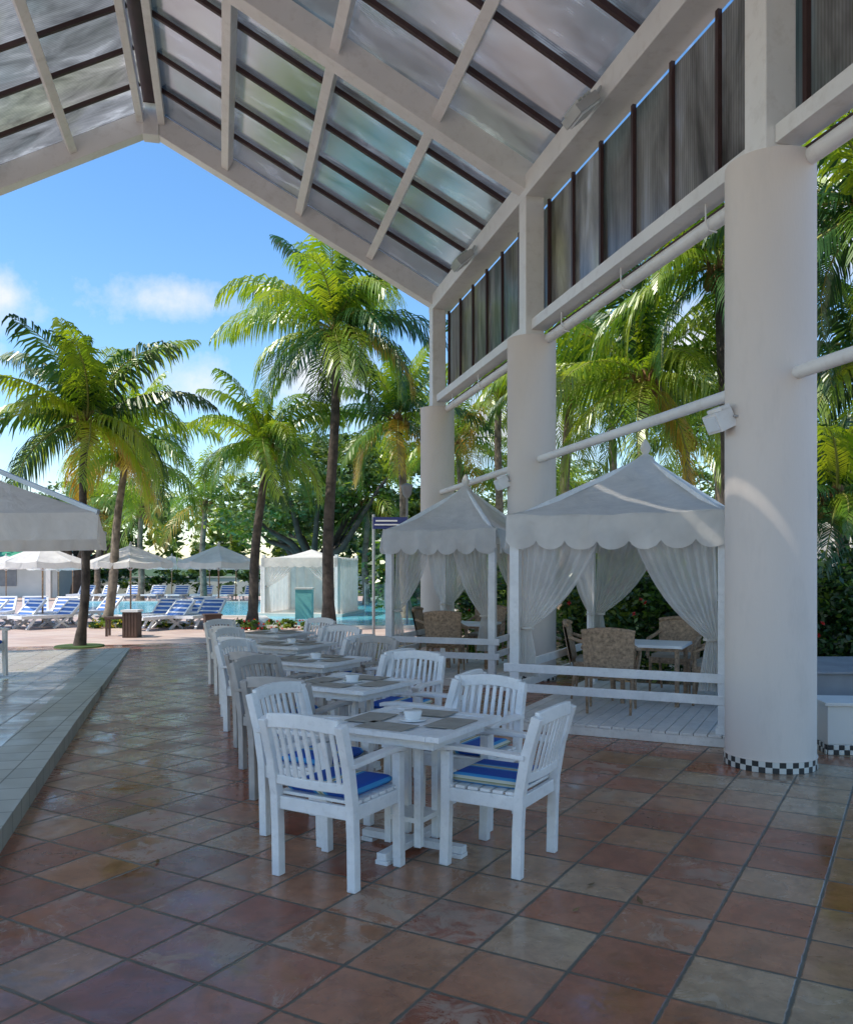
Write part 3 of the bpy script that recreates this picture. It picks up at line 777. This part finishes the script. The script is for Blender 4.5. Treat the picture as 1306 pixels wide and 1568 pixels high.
def lounger_mesh():
    b=MB()
    b.box((0,.25,.32),(.60,1.3,.03),'blue')
    for sx in (-1,1):
        b.beam((sx*.33,-.45,.32),(sx*.33,.95,.32),.06,.08,'white')
        b.beam((sx*.33,-.4,.32),(sx*.33,-.80,.72),.06,.06,'white')
        b.beam((sx*.33,-.35,.0),(sx*.33,.1,.30),.05,.055,'white'); b.beam((sx*.34,.1,.0),(sx*.34,-.35,.30),.05,.055,'white')
        b.beam((sx*.33,.85,0),(sx*.33,.6,.3),.05,.055,'white')
    T=Matrix.Translation((0,-.60,.52))@Matrix.Rotation(radians(-45),4,'X')
    b.box((0,0,0),(.6,.56,.03),'blue',T); b.box((0,-.28,.0),(.7,.06,.06),'white',T)
    for k in range(3): b.box((0,-.16+.16*k,0),(.605,.05,.036),'white',T)
    for i in range(7): b.box((0,-.2+.17*i,.342),(.6,.07,.008),'white')
    b.box((0,.97,.32),(.7,.05,.08),'white'); b.box((0,-.35,.14),(.64,.04,.04),'white')
    return b.mesh('sun_lounger')
LG=lounger_mesh(); R=random.Random(5)
for (x,y,r) in ((-12.6,25.0,195),(-11.6,25.2,205),(-10.7,24.6,180),(-9.9,25.2,150),(-12.2,22.8,140),(-11.2,22.9,150),(-10.2,23.0,145),(-7.6,23.6,160),(-7.0,22.6,150),(-6.2,23.3,165),(-6.6,24.9,190),(-13.8,24.2,170)):
    place(LG,'sun_lounger',(x,y,0),radians(r))
for i in range(11): place(LG,'sun_lounger',(-16.5+i*1.15,40.6+R.uniform(-.2,.2),0),radians(180))
for i in range(4): place(LG,'sun_lounger',(-19.5+i*1.15,30+R.uniform(-.4,.4),0),radians(160))
b=MB(); b.box((0,0,.3),(.34,.34,.6),'brown'); b.box((0,0,.62),(.4,.4,.05),'white')
for i in range(5): b.box((-.14+.07*i,-.175,.3),(.05,.012,.55),'brown')
b.obj('litter_bin',(-6.9,19.9,0))
b=MB()
b.box((0,0,.43),(.8,.35,.05),'brown')
for sx in (-1,1):
    for sy in (-1,1): b.box((sx*.35,sy*.13,.2),(.05,.05,.41),'brown')
b.obj('wooden_bench',(-7.25,20.3,0),.1)
b=MB(); b.box((0,0,.2),(.4,.4,.4),'brown'); b.box((0,0,.41),(.46,.46,.04),'brown'); b.obj('wooden_planter',(-5.55,22.0,0),.4)
b=MB(); b.tube([(0,0,0),(0,0,2.86)],.035,10,'steel'); b.box((.38,-.045,2.66),(.8,.04,.27),'signblue')
b.box((.30,-.069,2.71),(.5,.006,.035),'white'); b.box((.32,-.069,2.62),(.6,.006,.03),'white'); b.obj('direction_sign',(-1.22,19.6,0),0)
b=MB(); b.tube([(0,0,0),(0,0,3.6)],.03,8,'greyw'); b.tube([(0,0,3.6),(0,0,3.7),(0,0,3.9),(0,0,3.96),(0,0,4.02)],[.05,.12,.16,.18,.03],12,'greyw'); b.obj('lamp_post',(-.55,24,0))
e=empty('pool_bar_building',(-24.5,46,0))
b=MB(); b.box((0,2,1.1),(9,4,2.2),'wall'); b.box((-2,-.02,1.2),(1.6,.04,1.2),'greyw'); b.box((1.5,-.02,1.2),(1.6,.04,1.2),'greyw'); b.obj('walls',parent=e)
b=MB(); b.add([(-5,-1.2,2.2),(5,-1.2,2.2),(5,4.6,2.2),(-5,4.6,2.2),(-3,1.6,3.5),(3,1.6,3.5)],[(0,1,5,4),(1,2,5),(2,3,4,5),(3,0,4),(0,3,2,1)],'groof'); b.obj('roof',parent=e)
b=MB()
for i in range(4): b.box((-4.5+3*i,-1,1.1),(.25,.25,2.2),'wall')
b.obj('veranda_posts',parent=e)
e=empty('white_villa',(15,24,0))
b=MB(); b.box((0,2,1.4),(6,4,2.8),'wall'); b.box((-1.5,-.02,1.4),(1.2,.05,1.2),'greyw'); b.box((1.4,-.02,1.1),(1.0,.05,2.0),'greyw'); b.box((0,1.9,2.88),(6.4,4.4,.16),'mosw'); b.obj('walls',parent=e)
b=MB(); b.box((0,0,.5),(90,.25,1.0),'wall'); b.box((0,0,1.03),(90,.35,.06),'mosw'); b.obj('boundary_wall',(0,51.5,0))

b=MB()
b.box((1.6,.2,.26),(3.2,.4,.34),'wall'); b.box((1.6,.2,.445),(3.26,.46,.03),'wall')
for r in range(2):
    for k in range(70): b.box((.023+.0457*k,-.008,.022+.043*r),(.044,.012,.042),'black' if (k+r)%2 else 'mosw')
for r in range(2):
    for k in range(9): b.box((-.008,.023+.0457*k,.022+.043*r),(.012,.044,.042),'black' if (k+r)%2 else 'mosw')
b.box((1.6,.2,.045),(3.19,.39,.09),'wall')
b.obj('planter_wall',(3.52,7.45,0),radians(-6),bevel=.004)
b=MB(); b.box((1.8,.7,.28),(3.6,1.4,.56),'greyw'); b.box((1.8,.7,.575),(3.66,1.46,.03),'greyw'); b.obj('planter_box',(3.95,8.6,0),0,bevel=.008)

R=random.Random(9); b=MB()
for i in range(26):
    x,y=R.uniform(-3.5,4),R.uniform(2.8,12); a=R.uniform(0,6.28); s=R.uniform(.015,.035)
    u=Vector((cos(a),sin(a),R.uniform(-.1,.2)))*s; v=Vector((-sin(a),cos(a),R.uniform(0,.3)))*s*.45; c=Vector((x,y,.008))
    b.add([c-u,c+v,c+u+Vector((0,0,.006)),c-v],[(0,1,2,3)],'dryleaf')
b.obj('fallen_leaves')

e=empty('market_parasol',(-6.6,9.6,0),radians(20))
b=MB(); r=2.75; zt=3.5; ze=2.16
C=[(-r,-r),(r,-r),(r,r),(-r,r)]
for k in range(4):
    A=Vector((*C[k],ze));B=Vector((*C[(k+1)%4],ze))
    b.grid(lambda u,v:tuple(A.lerp(B,u).lerp(Vector((0,0,zt)),v)-Vector((0,0,.12*sin(pi*v)+.05*sin(pi*u)*(1-v)))),16,8,'canvas')
    b.grid(lambda u,v:tuple(A.lerp(B,u)+Vector((.015*sin(u*150)*v,.015*sin(u*150)*v,-.05*sin(pi*u)-.25*v))),120,2,'canvas')
    b.beam(A,(0,0,zt-.03),.035,.045,'steel')
b.obj('canopy',parent=e)
b=MB(); b.tube([(0,0,0),(0,0,zt)],.05,14,'frame'); b.box((0,0,.05),(.9,.9,.1),'greyw'); b.obj('mast',parent=e)

# ---------------------------------------------------------------- light, sky
SE,SA=56.,-108.
sv=Vector((sin(radians(SA))*cos(radians(SE)),cos(radians(SA))*cos(radians(SE)),sin(radians(SE))))
ld=bpy.data.lights.new('sun','SUN'); ld.energy=5.0; ld.angle=radians(.5); ld.color=(1,.93,.82)
lo=bpy.data.objects.new('sun',ld); scene.collection.objects.link(lo); lo.rotation_euler=(-sv).to_track_quat('-Z','Y').to_euler()
w=bpy.data.worlds.new('World'); scene.world=w; w.use_nodes=True
class WN(NT):
    def __init__(s,w): s.t=w.node_tree; s.n=s.t.nodes; s.l=s.t.links; s.n.clear()
nt=WN(w)
sky=nt.add('ShaderNodeTexSky'); sky.sky_type='NISHITA'; sky.sun_disc=False
sky.sun_elevation=radians(SE); sky.sun_rotation=radians(SA); sky.air_density=1.0; sky.dust_density=.4; sky.ozone_density=1.5
tc=nt.add('ShaderNodeTexCoord').outputs['Generated']
def clouds():
    nz=nt.add('ShaderNodeTexNoise'); nz.inputs['Scale'].default_value=9; nz.inputs['Detail'].default_value=6; nz.inputs['Roughness'].default_value=.65; nt.link(tc,nz.inputs['Vector'])
    acc=None
    for (px,pz,sx,sz,st) in ((-.30,.315,8,28,.9),(-.505,.32,15,22,1.05),(-.52,.25,30,50,.7),(-.27,.215,14,20,1.1),(-.12,.23,10,20,1.2),(.5,.42,8,10,1.2),(.1,.16,5,18,1.0),(.35,.25,6,10,1.0),(-.42,.09,4,16,.7)):
        c=Vector((px,1,pz)).normalized()
        sb=nt.add('ShaderNodeVectorMath',operation='SUBTRACT'); nt.link(tc,sb.inputs[0]); sb.inputs[1].default_value=c
        ml=nt.add('ShaderNodeVectorMath',operation='MULTIPLY'); nt.link(sb.outputs[0],ml.inputs[0]); ml.inputs[1].default_value=(sx,sx,sz)
        ln=nt.add('ShaderNodeVectorMath',operation='LENGTH'); nt.link(ml.outputs[0],ln.inputs[0])
        v=nt.math('MULTIPLY',nt.math('SUBTRACT',1.15,ln.outputs['Value'],clamp=True),st)
        acc=v if acc is None else nt.math('MAXIMUM',acc,v)
    return nt.math('MULTIPLY',nt.math('SUBTRACT',nt.math('ADD',acc,nt.math('MULTIPLY',nz.outputs[0],2.2)),1.42),1.2,clamp=True)
cm=clouds()
hs=nt.add('ShaderNodeHueSaturation'); hs.inputs['Saturation'].default_value=1.25; hs.inputs['Value'].default_value=1.65; nt.link(sky.outputs[0],hs.inputs['Color'])
col=nt.mix(nt.math('MULTIPLY',cm,.85),hs.outputs[0],(6.8,6.8,6.9))
bg=nt.add('ShaderNodeBackground'); nt.link(col,bg.inputs[0]); bg.inputs[1].default_value=.15
o=nt.add('ShaderNodeOutputWorld'); nt.link(bg.outputs[0],o.inputs[0])

# ---------------------------------------------------------------- camera
cd=bpy.data.cameras.new('camera'); co=bpy.data.objects.new('camera',cd); scene.collection.objects.link(co)
co.location=(0,0,1.65); co.rotation_euler=(radians(90),0,0)
cd.sensor_fit='HORIZONTAL'; cd.sensor_width=36; cd.lens=36*1300/1306; cd.shift_y=84/1306; cd.clip_end=3000; cd.clip_start=.05
scene.camera=co
